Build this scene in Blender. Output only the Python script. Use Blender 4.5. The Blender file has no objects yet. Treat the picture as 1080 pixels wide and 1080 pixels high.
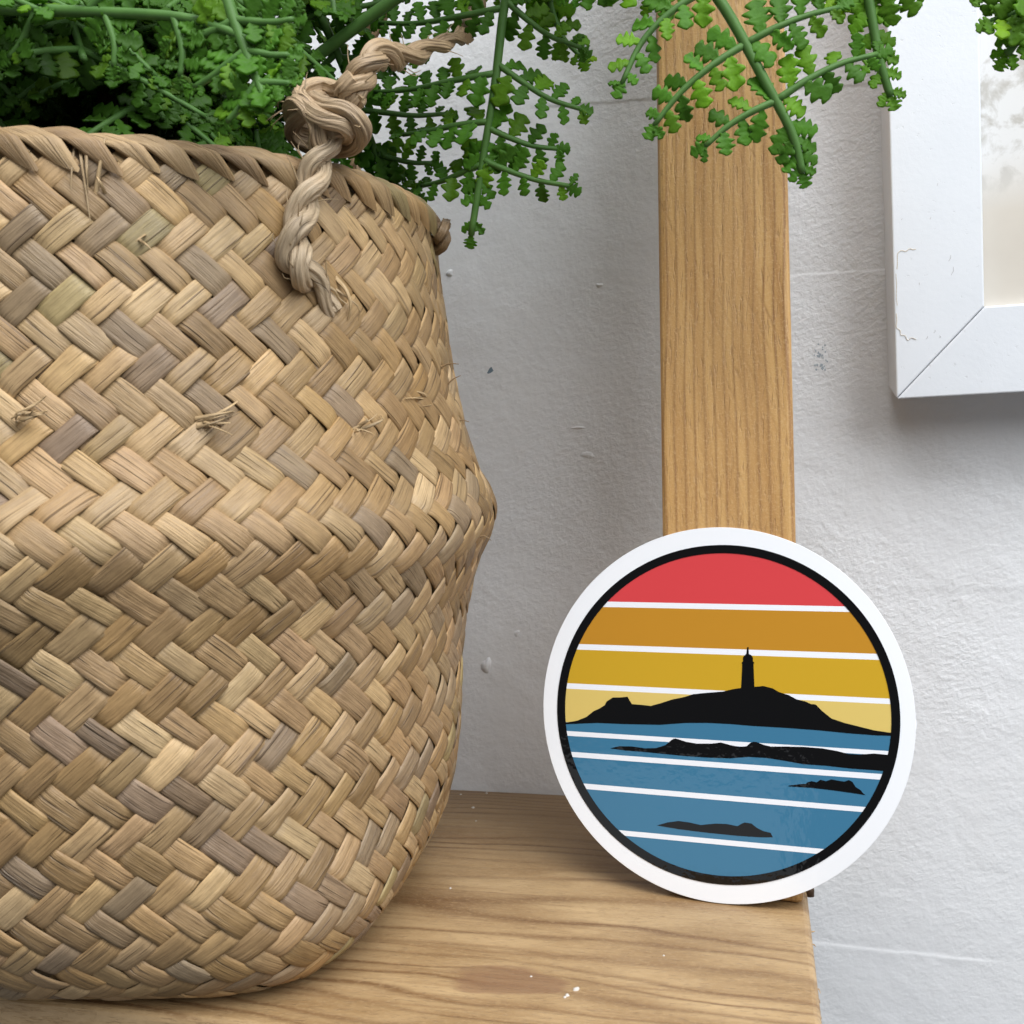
import bpy, math, random
import numpy as np
from mathutils import Vector, Matrix, noise as mnoise

random.seed(11); rng = np.random.default_rng(11)
S = bpy.context.scene
COL = S.collection
PI = math.pi

# ------------------------------------------------------------------ camera (metres; z = 0 is the shelf top)
F_PX, YAW, PITCH, ROLL = 1150.0, math.radians(13.6), math.radians(2.5), math.radians(1.35)
CAM = np.array([0.0, 0.0, 0.113]); WALL_Y = 0.362
fw = np.array([-math.sin(YAW)*math.cos(PITCH), math.cos(YAW)*math.cos(PITCH), -math.sin(PITCH)])
r0 = np.array([math.cos(YAW), math.sin(YAW), 0.0]); u0 = np.cross(r0, fw)
rt = r0*math.cos(ROLL) - u0*math.sin(ROLL); up = u0*math.cos(ROLL) + r0*math.sin(ROLL)
def ray(x, y): return fw + rt*(x-540)/F_PX - up*(y-540)/F_PX
def on(x, y, p0, n):
    d = ray(x, y); n = np.asarray(n, float)
    return CAM + d*(((np.asarray(p0, float)-CAM) @ n)/(d @ n))
def at(x, y, Y): return on(x, y, (0, Y, 0), (0, 1, 0))

cam = bpy.data.cameras.new('camera'); co = bpy.data.objects.new('camera', cam); COL.objects.link(co)
m = Matrix(((rt[0], up[0], -fw[0], CAM[0]), (rt[1], up[1], -fw[1], CAM[1]), (rt[2], up[2], -fw[2], CAM[2]), (0, 0, 0, 1)))
co.matrix_world = m
cam.sensor_width = 36; cam.lens = F_PX/1080*36; cam.clip_start = 0.01; cam.clip_end = 50
cam.dof.use_dof = True; cam.dof.focus_distance = 0.288; cam.dof.aperture_fstop = cam.lens/1000/0.0008
S.camera = co

# ------------------------------------------------------------------ helpers
def tag(o, label=None, cat=None, kind=None, group=None):
    if label: o['label'] = label
    if cat: o['category'] = cat
    if kind: o['kind'] = kind
    if group: o['group'] = group
    return o
def empty(name, loc):
    o = bpy.data.objects.new(name, None); COL.objects.link(o); o.location = loc; o.empty_display_size = 0.02
    return o
class MB:
    """collects vertices, faces, per-vertex colour / fibre coordinates, then links ONE mesh object"""
    def __init__(s): s.v = []; s.f = []; s.mi = []; s.c = []; s.u = []; s.n = 0
    def add(s, V, Fc, mi=0, col=(1, 1, 1), fib=(0, 0, 0)):
        V = np.asarray(V, float); k = len(V)
        s.v.append(V)
        s.f += [[i+s.n for i in f] for f in Fc]; s.mi += [mi]*len(Fc)
        c = np.asarray(col, float); s.c.append(np.tile(c, (k, 1)) if c.ndim == 1 else c)
        u = np.asarray(fib, float); s.u.append(np.tile(u, (k, 1)) if u.ndim == 1 else u)
        s.n += k
    def grid(s, G, mi=0, col=(1, 1, 1), fib=(0, 0, 0), closed=False):
        a, b = G.shape[:2]
        Fc = []
        bb = b if closed else b-1
        for i in range(a-1):
            for j in range(bb):
                j2 = (j+1) % b
                Fc.append((i*b+j, i*b+j2, (i+1)*b+j2, (i+1)*b+j))
        c = np.asarray(col, float); u = np.asarray(fib, float)
        s.add(G.reshape(-1, 3), Fc, mi, c.reshape(-1, 3) if c.ndim == 3 else c, u.reshape(-1, 3) if u.ndim == 3 else u)
    def tube(s, P, R, n=8, mi=0, col=(1, 1, 1), squash=1.0, cap=True, fid=0.0, ridge=0.0):
        P = np.asarray(P, float); k = len(P); R = np.full(k, R) if np.isscalar(R) else np.asarray(R)
        T = np.gradient(P, axis=0); T /= np.linalg.norm(T, axis=1)[:, None]+1e-12
        N = np.zeros_like(P); a = np.cross(T[0], (0.3, -1, 0.2)); N[0] = a/np.linalg.norm(a)
        for i in range(1, k):
            a = N[i-1]-T[i]*(N[i-1] @ T[i]); N[i] = a/(np.linalg.norm(a)+1e-12)
        B = np.cross(T, N); ang = np.arange(n)*2*PI/n
        rg = 1+ridge*(np.sin(5*ang+1)+.8*np.sin(9*ang+fid)+.7*np.sin(14*ang+2*fid))
        G = P[:, None]+R[:, None, None]*rg[None, :, None]*(np.cos(ang)[None, :, None]*N[:, None]+squash*np.sin(ang)[None, :, None]*B[:, None])
        L = np.concatenate(([0], np.cumsum(np.linalg.norm(np.diff(P, axis=0), axis=1))))
        fib = np.zeros((k, n, 3)); fib[..., 0] = L[:, None]*1000; fib[..., 1] = (ang/(2*PI))[None, :]*R[:, None]*6000; fib[..., 2] = fid
        s.grid(G, mi, col, fib, closed=True)
        if cap:
            for e in (0, k-1):
                s.add(np.vstack((G[e], P[e])), [(i, (i+1) % n, n) if e else ((i+1) % n, i, n) for i in range(n)], mi, col, (0, 0, fid))
    def box(s, lo, hi, mi=0):
        (a, b, c), (d, e, f) = lo, hi
        V = [(a, b, c), (d, b, c), (d, e, c), (a, e, c), (a, b, f), (d, b, f), (d, e, f), (a, e, f)]
        s.add(V, [(3, 2, 1, 0), (4, 5, 6, 7), (0, 1, 5, 4), (1, 2, 6, 5), (2, 3, 7, 6), (3, 0, 4, 7)], mi)
    def build(s, name, mats, parent=None, smooth=True, bevel=0, origin=None):
        V = np.vstack(s.v)
        o0 = np.zeros(3)
        if parent is not None: o0 = np.array(parent.matrix_basis.translation if not parent.get('_w') else parent['_w'])
        elif origin is not None: o0 = np.asarray(origin, float)
        me = bpy.data.meshes.new(name); me.from_pydata((V-o0).tolist(), [], s.f)
        for mt in (mats if isinstance(mats, (list, tuple)) else [mats]): me.materials.append(mt)
        me.polygons.foreach_set('material_index', s.mi)
        me.polygons.foreach_set('use_smooth', [smooth]*len(s.f))
        ca = me.color_attributes.new('Col', 'FLOAT_COLOR', 'POINT')
        ca.data.foreach_set('color', np.hstack((np.vstack(s.c), np.ones((len(V), 1)))).astype('f4').ravel())
        fa = me.attributes.new('fib', 'FLOAT_VECTOR', 'POINT'); fa.data.foreach_set('vector', np.vstack(s.u).astype('f4').ravel())
        me.update()
        o = bpy.data.objects.new(name, me); COL.objects.link(o)
        if parent is not None: o.parent = parent
        elif origin is not None: o.location = origin
        if bevel:
            b = o.modifiers.new('bevel', 'BEVEL'); b.width = bevel; b.segments = 3; b.limit_method = 'ANGLE'; b.angle_limit = math.radians(40)
        return o
def catmull(P, n):
    P = np.asarray(P, float); Q = np.vstack((2*P[0]-P[1], P, 2*P[-1]-P[-2])); out = []
    m_ = len(P)-1
    for t in np.linspace(0, m_, n):
        i = min(int(t), m_-1); u = t-i; a, b, c, d = Q[i:i+4]
        out.append(0.5*(2*b+(c-a)*u+(2*a-5*b+4*c-d)*u*u+(3*b-3*c+d-a)*u**3))
    return np.array(out)

# ------------------------------------------------------------------ materials
def mat(name, color=(.5, .5, .5), rough=.5, **kw):
    mt = bpy.data.materials.new(name); mt.use_nodes = True
    b = mt.node_tree.nodes['Principled BSDF']
    b.inputs['Base Color'].default_value = (*color, 1); b.inputs['Roughness'].default_value = rough
    for k, v in kw.items(): b.inputs[k.replace('_', ' ')].default_value = v
    return mt
class NT:
    def __init__(s, mt): s.t = mt.node_tree; s.b = s.t.nodes['Principled BSDF']
    def new(s, ty, **kw):
        n = s.t.nodes.new(ty)
        for k, v in kw.items():
            if hasattr(n, k): setattr(n, k, v)
        return n
    def lk(s, a, b): s.t.links.new(a, b)
    def setv(s, sock, v):
        if hasattr(v, 'links') or hasattr(v, 'is_output'): s.lk(v, sock)
        else: sock.default_value = v
    def math(s, op, a, b=None, c=None, clamp=False):
        n = s.new('ShaderNodeMath', operation=op, use_clamp=clamp); s.setv(n.inputs[0], a)
        if b is not None: s.setv(n.inputs[1], b)
        if c is not None: s.setv(n.inputs[2], c)
        return n.outputs[0]
    def vmul(s, v, k):
        n = s.new('ShaderNodeVectorMath', operation='MULTIPLY'); s.setv(n.inputs[0], v); n.inputs[1].default_value = k; return n.outputs[0]
    def vadd(s, v, k):
        n = s.new('ShaderNodeVectorMath', operation='ADD'); s.setv(n.inputs[0], v); s.setv(n.inputs[1], k); return n.outputs[0]
    def noise(s, vec, scale=1, detail=3, rough=.5, dist=0):
        n = s.new('ShaderNodeTexNoise'); s.lk(vec, n.inputs['Vector']); n.inputs['Scale'].default_value = scale
        n.inputs['Detail'].default_value = detail; n.inputs['Roughness'].default_value = rough; n.inputs['Distortion'].default_value = dist
        return n.outputs['Fac']
    def ramp(s, fac, stops, interp='LINEAR'):
        n = s.new('ShaderNodeValToRGB'); n.color_ramp.interpolation = interp; e = n.color_ramp.elements
        while len(e) < len(stops): e.new(0.5)
        for el, (p, c) in zip(e, stops): el.position = p; el.color = (*c, 1) if len(c) == 3 else c
        s.lk(fac, n.inputs['Fac']); return n.outputs['Color']
    def mix(s, fac, a, b, bt='MIX'):
        n = s.new('ShaderNodeMix', data_type='RGBA', blend_type=bt); s.setv(n.inputs['Factor'], fac)
        for i, v in ((6, a), (7, b)):
            if isinstance(v, tuple): n.inputs[i].default_value = (*v, 1) if len(v) == 3 else v
            else: s.lk(v, n.inputs[i])
        return n.outputs[2]
    def bump(s, h, dist, strength=1.0, prev=None):
        n = s.new('ShaderNodeBump'); n.inputs['Distance'].default_value = dist; n.inputs['Strength'].default_value = strength
        s.lk(h, n.inputs['Height'])
        if prev is not None: s.lk(prev, n.inputs['Normal'])
        return n.outputs['Normal']
    def attr(s, name): return s.new('ShaderNodeAttribute', attribute_name=name)
    def obj(s): return s.new('ShaderNodeTexCoord').outputs['Object']
    def xyz(s, v):
        n = s.new('ShaderNodeSeparateXYZ'); s.lk(v, n.inputs[0]); return n.outputs
    def cxyz(s, x, y, z):
        n = s.new('ShaderNodeCombineXYZ')
        for i, v in enumerate((x, y, z)): s.setv(n.inputs[i], v)
        return n.outputs[0]

# --- painted textured wall
M_wall = mat('white_wall_paint', (.74, .74, .745), .55); t = NT(M_wall)
p = t.obj(); X, Y, Z = t.xyz(p)
warp = t.noise(p, 60, 2)
pd = t.cxyz(t.math('ADD', X, t.math('MULTIPLY', Z, .55)), t.math('MULTIPLY', warp, .012), t.math('MULTIPLY', t.math('SUBTRACT', Z, t.math('MULTIPLY', X, .55)), 1.5))
n1 = t.noise(pd, 400, 3, .55, .25); n2 = t.noise(p, 95, 3, .5, .2); n3 = t.noise(p, 13, 3, .6); n4 = t.noise(p, 900, 2)
patch = t.math('SMOOTHSTEP', .3, .65, n3) if False else t.math('MULTIPLY_ADD', n3, 2.6, -.75, True)
hgt = t.math('ADD', t.math('MULTIPLY', t.math('MULTIPLY', n1, patch), 1.0), t.math('ADD', t.math('MULTIPLY', n2, 1.1), t.math('MULTIPLY', n4, .12)))
def seam(z, x0, x1, w, amp, tilt=0):
    dz = t.math('SUBTRACT', t.math('ADD', Z, t.math('MULTIPLY', t.math('SUBTRACT', n2, .5), .0012)), t.math('MULTIPLY_ADD', X, tilt, z))
    g = t.math('DIVIDE', t.math('MULTIPLY', dz, amp), t.math('ADD', t.math('POWER', t.math('DIVIDE', dz, w), 2), 1.0))
    g = t.math('DIVIDE', g, w)
    a = t.math('MULTIPLY', t.math('MULTIPLY_ADD', X, 90, -90*x0, True), t.math('MULTIPLY_ADD', X, -90, 90*x1, True))
    return t.math('MULTIPLY', g, a)
sm = None
for zz, xa, xb, w, am, tl in ((float(at(650, 112, WALL_Y)[2]), -.08, .045, .0008, .5, -.03), (float(at(885, 288, WALL_Y)[2]), -.02, .05, .0006, -.3, .01),
                           (float(at(960, 1001, WALL_Y)[2]), -.005, .072, .0009, -.42, -.03), (float(at(970, 622, WALL_Y)[2]), .03, .2, .0016, .25, .0)):
    g = seam(zz, xa, xb, w, am, tl); sm = g if sm is None else t.math('ADD', sm, g)
hgt = t.math('ADD', hgt, sm)
t.lk(t.bump(hgt, .0007, .8), t.b.inputs['Normal'])
dirt = t.noise(p, 35, 4, .6)
t.lk(t.mix(dirt, (.71, .715, .72), (.775, .785, .805)), t.b.inputs['Base Color'])

# --- pine
def pine(name, axis, light, mid, dark, seedv, body):
    mt = mat(name, mid, .5); t_ = NT(mt); body(t_); return mt
def upright_body(t):
    p = t.obj(); X, Y, Z = t.xyz(p)
    lowz = t.noise(t.vmul(p, (14, 14, 9)), 1, 2)
    xx = t.math('ADD', X, t.math('MULTIPLY', t.math('SUBTRACT', lowz, .5), .003))
    depth = t.math('MULTIPLY', Y, .8)
    n = t.noise(t.cxyz(t.math('MULTIPLY', t.math('ADD', xx, depth), 330), 0, t.math('MULTIPLY', Z, 3.0)), 1, 2.0, .55)
    n.node.noise_dimensions = '3D'
    lines = t.math('MULTIPLY_ADD', n, 3.2, -1.25, True)
    ring = t.math('SINE', t.math('MULTIPLY', t.math('ADD', xx, t.math('MULTIPLY', lowz, .010)), 2350))
    ring = t.math('POWER', t.math('MULTIPLY_ADD', ring, .5, .5), 5.0)
    big = t.noise(t.vmul(p, (60, 60, 16)), 1, 2)
    fibre = t.noise(t.vmul(p, (2600, 2600, 130)), 1, 3, .6)
    pore = t.noise(t.vmul(p, (1500, 1500, 160)), 1, 2, .6, .6)
    pore = t.math('MULTIPLY_ADD', pore, 6, -3.3, True); grit = t.noise(p, 1500, 3, .7)
    saw = t.math('SINE', t.math('MULTIPLY', t.math('ADD', t.math('MULTIPLY', X, 1.0), t.math('MULTIPLY', Z, .42)), 1750))
    saw = t.math('MULTIPLY', t.math('POWER', t.math('MULTIPLY_ADD', saw, .5, .5), 8), t.math('MULTIPLY_ADD', t.noise(t.vmul(p, (120, 120, 60)), 1, 2), 3.5, -1.6, True))
    c = t.mix(lines, (.57, .33, .115), (.36, .17, .045))
    c = t.mix(t.math('MULTIPLY', ring, .95), c, (.25, .11, .03))
    c = t.mix(t.math('MULTIPLY', saw, .95), c, (.33, .16, .05))
    c = t.mix(t.math('MULTIPLY_ADD', big, 1.2, -.45, True), c, (.64, .40, .165))
    c = t.mix(t.math('MULTIPLY', pore, .45), c, (.22, .10, .035))
    c = t.mix(t.math('MULTIPLY_ADD', fibre, .4, -.05, True), c, (.60, .38, .165))
    c = t.mix(t.math('MULTIPLY_ADD', grit, 2.2, -1.1, True), c, (.64, .43, .21))
    t.lk(c, t.b.inputs['Base Color'])
    h = t.math('ADD', t.math('MULTIPLY', grit, .8), t.math('SUBTRACT', t.math('MULTIPLY', ring, .4), t.math('ADD', t.math('MULTIPLY', saw, .6), pore)))
    t.lk(t.bump(h, .00013, .7), t.b.inputs['Normal'])
    t.b.inputs['Roughness'].default_value = .48
M_upright = pine('stained_pine_upright', 2, 0, (.5, .3, .12), 0, 0, upright_body)
def shelf_body(t):
    p = t.obj(); X, Y, Z = t.xyz(p)
    wob = t.noise(t.vmul(p, (9, 34, 34)), 1, 3, .5); wob2 = t.noise(t.vmul(p, (45, 190, 190)), 1, 4, .6)
    yy = t.math('ADD', Y, t.math('MULTIPLY', t.math('SUBTRACT', wob, .5), .022))
    dy = t.math('SUBTRACT', yy, .2660)
    par = t.math('SUBTRACT', t.math('MULTIPLY', t.math('MULTIPLY', dy, dy), 480), X)     # parabolic (flat sawn) grain figure
    par = t.math('ADD', par, t.math('MULTIPLY', wob2, .016))
    ph = t.math('MULTIPLY', t.math('POWER', t.math('ADD', par, .12), .62), 47)
    ph = t.math('ADD', ph, t.math('MULTIPLY', t.noise(t.vmul(p, (6, 70, 70)), 1, 2), 4.0))
    g = t.math('MULTIPLY_ADD', t.math('SINE', ph), .5, .5)
    late = t.math('POWER', g, 5.0); grit = t.noise(t.vmul(p, (700, 1100, 1100)), 1, 3, .7)
    var = t.noise(t.vmul(p, (8, 60, 60)), 1, 3, .6)
    band = t.noise(t.vmul(p, (6, 330, 330)), 1, 4, .65)
    blotch = t.noise(t.vmul(p, (28, 70, 70)), 1, 4, .6)
    fibre = t.noise(t.vmul(p, (160, 2600, 2600)), 1, 3, .6)
    fleck = t.noise(t.vmul(p, (330, 1500, 1500)), 1, 3, .65, .5)
    fleck = t.math('MULTIPLY_ADD', fleck, 5, -2.7, True)
    back = t.math('MULTIPLY_ADD', t.math('ADD', Y, t.math('MULTIPLY', blotch, .03)), 13, -4.05, True)   # back strip darkened: part brown stain, part shade put into the colour
    c = t.mix(t.math('MULTIPLY_ADD', blotch, 2.6, -.8, True), (.290, .175, .076), (.53, .365, .190))
    c = t.mix(t.math('MULTIPLY', late, t.math('MULTIPLY_ADD', var, 3.2, -.85, True)), c, (.17, .085, .032))
    c = t.mix(t.math('MULTIPLY_ADD', band, 3.4, -1.75, True), c, (.23, .125, .052))
    c = t.mix(t.math('MULTIPLY', fleck, .42), c, (.19, .10, .045))
    c = t.mix(t.math('MULTIPLY_ADD', fibre, .4, -.08, True), c, (.42, .28, .14))
    c = t.mix(t.math('MULTIPLY_ADD', grit, 2.0, -1.0, True), c, (.52, .36, .195))
    kx = t.math('DIVIDE', t.math('ADD', X, .0570), .015); ky = t.math('DIVIDE', t.math('SUBTRACT', Y, .2275), .0065)
    kn = t.math('SUBTRACT', 1.15, t.math('ADD', t.math('MULTIPLY', kx, kx), t.math('MULTIPLY', ky, ky)))
    kn = t.math('MULTIPLY', t.math('ADD', kn, t.math('MULTIPLY_ADD', blotch, 5.0, -2.6)), 2.2, None, True)
    c = t.mix(t.math('MULTIPLY', kn, .65), c, (.22, .115, .06))
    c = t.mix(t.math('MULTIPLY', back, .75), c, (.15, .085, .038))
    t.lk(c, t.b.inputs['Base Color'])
    h = t.math('SUBTRACT', t.math('ADD', t.math('ADD', t.math('MULTIPLY', fibre, .5), t.math('MULTIPLY', grit, .8)), t.math('MULTIPLY', late, -.5)), fleck)
    t.lk(t.bump(h, .00025, .6), t.b.inputs['Normal'])
    t.lk(t.math('MULTIPLY_ADD', fibre, .2, .34), t.b.inputs['Roughness'])
M_shelf = pine('worn_pine_board', 0, 0, (.45, .3, .15), 0, 0, shelf_body)

# --- basket fibre (colour per strand from attribute, streaks along the strand)
M_weave = mat('dried_seagrass', (.4, .3, .18), .5); t = NT(M_weave)
ca = t.attr('Col').outputs['Color']; fb = t.attr('fib').outputs['Vector']
st = t.noise(t.vmul(fb, (.13, 3.2, 1)), 1, 4, .6, .3); st2 = t.noise(t.vmul(fb, (.05, 1.0, 1)), 1, 2); blot = t.noise(t.vmul(fb, (.3, .35, 1)), 1, 3, .6)
crk = t.math('MULTIPLY_ADD', t.noise(t.vmul(fb, (.06, 1.7, 1)), 1, 1, .5, .4), 9, -5.7, True)
c = t.mix(.85, ca, t.ramp(st, [(.25, (.62, .58, .52)), (.5, (.95, .95, .95)), (.72, (1.16, 1.14, 1.1))]), 'MULTIPLY')
c = t.mix(.6, c, t.ramp(blot, [(.3, (.74, .71, .68)), (.65, (1.1, 1.1, 1.08))]), 'MULTIPLY')
c = t.mix(t.math('MULTIPLY', crk, .6), c, (.09, .055, .03))
t.lk(c, t.b.inputs['Base Color'])
h = t.math('ADD', t.math('MULTIPLY', st, .6), t.math('SUBTRACT', t.math('MULTIPLY', st2, .9), t.math('MULTIPLY', crk, .8)))
t.lk(t.bump(h, .00045, .8), t.b.inputs['Normal'])
t.lk(t.math('MULTIPLY_ADD', st, .3, .36), t.b.inputs['Roughness'])
M_inner = mat('weave_backing_painted_shade', (.14, .095, .05), .8)  # dark backing sheet behind the strips; shade of the gaps put into its colour

# --- fern plastic
def leafmat(name):
    mt = mat(name, (.08, .2, .03), .5, Specular_IOR_Level=.3); t = NT(mt)
    ca = t.attr('Col').outputs['Color']; p = t.obj()
    n = t.noise(p, 420, 3, .6); n2 = t.noise(p, 1300, 2)
    c = t.mix(.55, ca, t.ramp(n, [(.3, (.7, .75, .7)), (.7, (1.2, 1.15, 1.1))]), 'MULTIPLY')
    t.lk(c, t.b.inputs['Base Color']); t.lk(t.bump(t.math('ADD', n, t.math('MULTIPLY', n2, .4)), .0004, .5), t.b.inputs['Normal'])
    tr = t.new('ShaderNodeBsdfTranslucent'); t.lk(t.mix(1.0, c, (1.5, 1.25, .45), 'MULTIPLY'), tr.inputs['Color'])
    mx = t.new('ShaderNodeMixShader'); mx.inputs[0].default_value = .5
    t.lk(t.b.outputs[0], mx.inputs[1]); t.lk(tr.outputs[0], mx.inputs[2])
    t.lk(mx.outputs[0], t.t.nodes['Material Output'].inputs['Surface'])
    return mt
M_leaf = leafmat('fern_leaf_plastic')
M_stem = mat('fern_stem_plastic', (.085, .19, .045), .55, Specular_IOR_Level=.3); t = NT(M_stem)
n = t.noise(t.obj(), 260, 3); t.lk(t.mix(n, (.045, .12, .022), (.095, .205, .045)), t.b.inputs['Base Color'])
M_stalk = mat('dark_brown_stalk', (.03, .014, .009), .6); t = NT(M_stalk)
n = t.noise(t.vmul(t.obj(), (600, 600, 60)), 1, 3); t.lk(t.mix(n, (.015, .008, .006), (.055, .025, .015)), t.b.inputs['Base Color']); t.lk(t.bump(n, .0008), t.b.inputs['Normal'])

# --- frame
M_frame = mat('white_chalk_paint', (.76, .79, .83), .5); t = NT(M_frame)
p = t.obj(); sp = t.noise(p, 620, 3, .65); sp = t.math('MULTIPLY_ADD', sp, 9, -5.9, True); big = t.noise(p, 60, 3)
fine = t.noise(p, 700, 3, .6)
c = t.mix(big, (.66, .69, .73), (.73, .755, .79)); c = t.mix(t.math('MULTIPLY', sp, .45), c, (.42, .43, .44))
t.lk(c, t.b.inputs['Base Color']); t.lk(t.bump(t.math('SUBTRACT', fine, sp), .00009, .5), t.b.inputs['Normal'])
M_bare = mat('frame_bare_edge', (.58, .53, .46), .7)
M_scuffed = mat('frame_scuff', (.50, .50, .52), .7)
M_gap = mat('joint_shadow_gap', (.10, .09, .08), .8)
M_print = mat('cream_print_painted_reflection', (.66, .59, .48), .6, Coat_Weight=1.0, Coat_Roughness=.02); t = NT(M_print)
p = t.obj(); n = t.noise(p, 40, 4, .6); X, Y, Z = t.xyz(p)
fern_refl = t.noise(t.vmul(p, (1, 1, 1)), 120, 5, .6, .3); fern_refl = t.math('MULTIPLY_ADD', fern_refl, 8, -3.9, True)
glare = t.math('MULTIPLY', t.math('SUBTRACT', Z, .052), 60, None, True)
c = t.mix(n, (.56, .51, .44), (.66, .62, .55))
c = t.mix(t.math('MULTIPLY', glare, .8), c, (.74, .75, .76))  # glare of the glass, put into the colour of the upper part
c = t.mix(t.math('MULTIPLY', t.math('MULTIPLY', fern_refl, glare), .9), c, (.46, .44, .40))  # fern reflected in the glass, painted as grey marks on the print
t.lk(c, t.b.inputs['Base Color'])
M_glass = None

# --- sticker
def ink(name, col):
    mt = mat(name, col, .35, Coat_Weight=1.0, Coat_Roughness=.035, Coat_IOR=1.5, Specular_IOR_Level=0.0); t = NT(mt)
    p = t.obj(); n = t.noise(p, 420, 2, .5); n2 = t.noise(p, 60, 2)
    nb = t.bump(t.math('ADD', n, t.math('MULTIPLY', n2, 2.5)), .00022, .25)
    t.lk(nb, t.b.inputs['Coat Normal'])
    return mt
K_white = ink('vinyl_white', (.86, .88, .915)); K_black = ink('ink_black', (.003, .003, .0035)); K_red = ink('ink_red', (.64, .058, .065))
K_orange = ink('ink_orange', (.50, .235, .022)); K_must = ink('ink_mustard', (.56, .34, .022)); K_yel = ink('ink_pale_yellow', (.68, .51, .15))
K_blue = ink('ink_sea_blue', (.046, .175, .30)); K_stripe = ink('ink_stripe_white', (.83, .85, .90)); K_rim = mat('vinyl_cut_edge', (.62, .56, .48), .6)

# ------------------------------------------------------------------ wall
wb = MB()
nx, nz = 2, 2
wb.box((-1.2, WALL_Y, -.6), (.9, WALL_Y+.05, 1.2))
wall = wb.build('wall', M_wall, smooth=False)
tag(wall, 'white painted wall with lumpy textured emulsion behind everything', 'wall', 'structure')
def blob(px, py, rx, rz, hgt_, seed):
    c = at(px, py, WALL_Y); mb = MB(); n = 14; G = []
    rs = random.Random(seed); ph = [rs.random()*6 for _ in range(3)]
    for i, q in enumerate((1.0, .8, .5, .2, 0.0)):
        row = []
        for k in range(n):
            a = 2*PI*k/n; w = 1+.22*math.sin(2*a+ph[0])+.14*math.sin(3*a+ph[1])
            row.append((c[0]+rx*q*w*math.cos(a), WALL_Y+.0001-hgt_*(1-q*q)**.8, c[2]+rz*q*w*math.sin(a)))
        G.append(row)
    mb.grid(np.array(G), closed=True); return mb
for k, (px, py, a, b, h_) in enumerate(((474, 288, .0016, .0011, .0009), (513, 702, .0017, .0032, .0011), (545, 668, .0012, .0012, .0004), (610, 451, .0024, .0006, .0005), (632, 301, .0011, .0009, .0006),
                                        (620, 480, .003, .0012, .0004))):
    o = blob(px, py, a, b, h_, k).build('paint_lump', M_wall, wall)
M_chip = mat('old_blue_paint', (.16, .22, .27), .6); M_scuff = mat('grey_scuff', (.36, .42, .47), .7)
mb = MB(); y0 = WALL_Y-.00008
pts = [at(x, y, y0) for x, y in ((513.5, 393.5), (516.2, 388.5), (518.2, 386.8), (520.6, 391), (518, 393), (515, 394.2))]
mb.add(pts, [tuple(range(6))]); mb.build('paint_chip', M_chip, wall, smooth=False)
mb = MB(); rs = random.Random(3)
for k in range(26):
    x = 858+rs.gauss(7, 4); y = 378+rs.gauss(0, 6.5); s = rs.uniform(.6, 2.0); a0 = rs.random()*6; q = rs.randint(4, 6)
    mb.add([at(x+s*math.cos(a0+2*PI*i/q)*rs.uniform(.5, 1.2), y+s*math.sin(a0+2*PI*i/q)*rs.uniform(.5, 1.6), y0-k*2e-6) for i in range(q)], [tuple(range(q))])
mb.build('paint_scuff', M_scuff, wall, smooth=False)

# ------------------------------------------------------------------ shelf (notched round the upright)
shelf_o = np.array([-.09, .28, 0.])
ft = np.array([-.60, .1985]); 
outline = [(-.60, .1965), (-.30, .1965), (-.124, .2012), (.0085, .2045), (.0078, .2774), (.0073, .2786), (-.0365, .2786), (-.0365, WALL_Y-.0004), (-.60, WALL_Y-.0004)]
outline = [(-.60, .199), (.0082, .199), (.0068, .2900), (.0060, WALL_Y-.0004), (-.60, WALL_Y-.0004)]
th = .022; mb = MB(); k = len(outline)
V = [(x, y, 0) for x, y in outline]+[(x, y, -th) for x, y in outline]
Fc = [tuple(range(k)), tuple(range(2*k-1, k-1, -1))]+[(i, i+k, (i+1) % k+k, (i+1) % k) for i in range(k)]
mb.add(V, Fc)
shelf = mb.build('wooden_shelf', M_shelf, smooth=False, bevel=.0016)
tag(shelf, 'worn brown pine shelf board under the woven basket and the round sticker', 'shelf')
rs = random.Random(5); M_crumb = mat('white_crumb', (.58, .54, .49), .8)
def crumb(px, py, s):
    mb = MB(); c = on(px, py, (0, 0, 0), (0, 0, 1)); n = 6; G = []
    for q, zq in ((1, -.00005), (.8, .5*s), (.0, .75*s)):
        G.append([(c[0]+s*q*rs.uniform(.7, 1.3)*math.cos(2*PI*i/n), c[1]+s*q*rs.uniform(.7, 1.3)*math.sin(2*PI*i/n), zq) for i in range(n)])
    mb.grid(np.array(G), closed=True); mb.build('paint_crumb', M_crumb, shelf)
for px, py, s in ((607, 1044, .0007), (609, 1043, .0006), (598, 1050, .0005), (596, 1052, .0004), (475, 937, .0004), (486, 838, .0004), (513, 837, .0005), (499, 852, .0006), (502, 866, .0003), (560, 1030, .0003), (700, 1008, .0003)): crumb(px, py, s)
for i in range(9):   # splinters along the sawn end
    y = rs.uniform(.215, .272); l = rs.uniform(.0002, .0009)
    p0 = np.array([.0073+(.2785-y)*.0113, y, -.0008-rs.random()*.006]); mb = MB(); mb.tube([p0-[.0006, 0, 0], p0+[l*.5, rs.uniform(-.0004, .0004), rs.uniform(-.0004, .0003)], p0+[l, rs.uniform(-.0006, .0006), rs.uniform(-.0008, .0004)]], [.00022, .00016, .00004], 5); mb.build('splinter', M_shelf, shelf)

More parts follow.
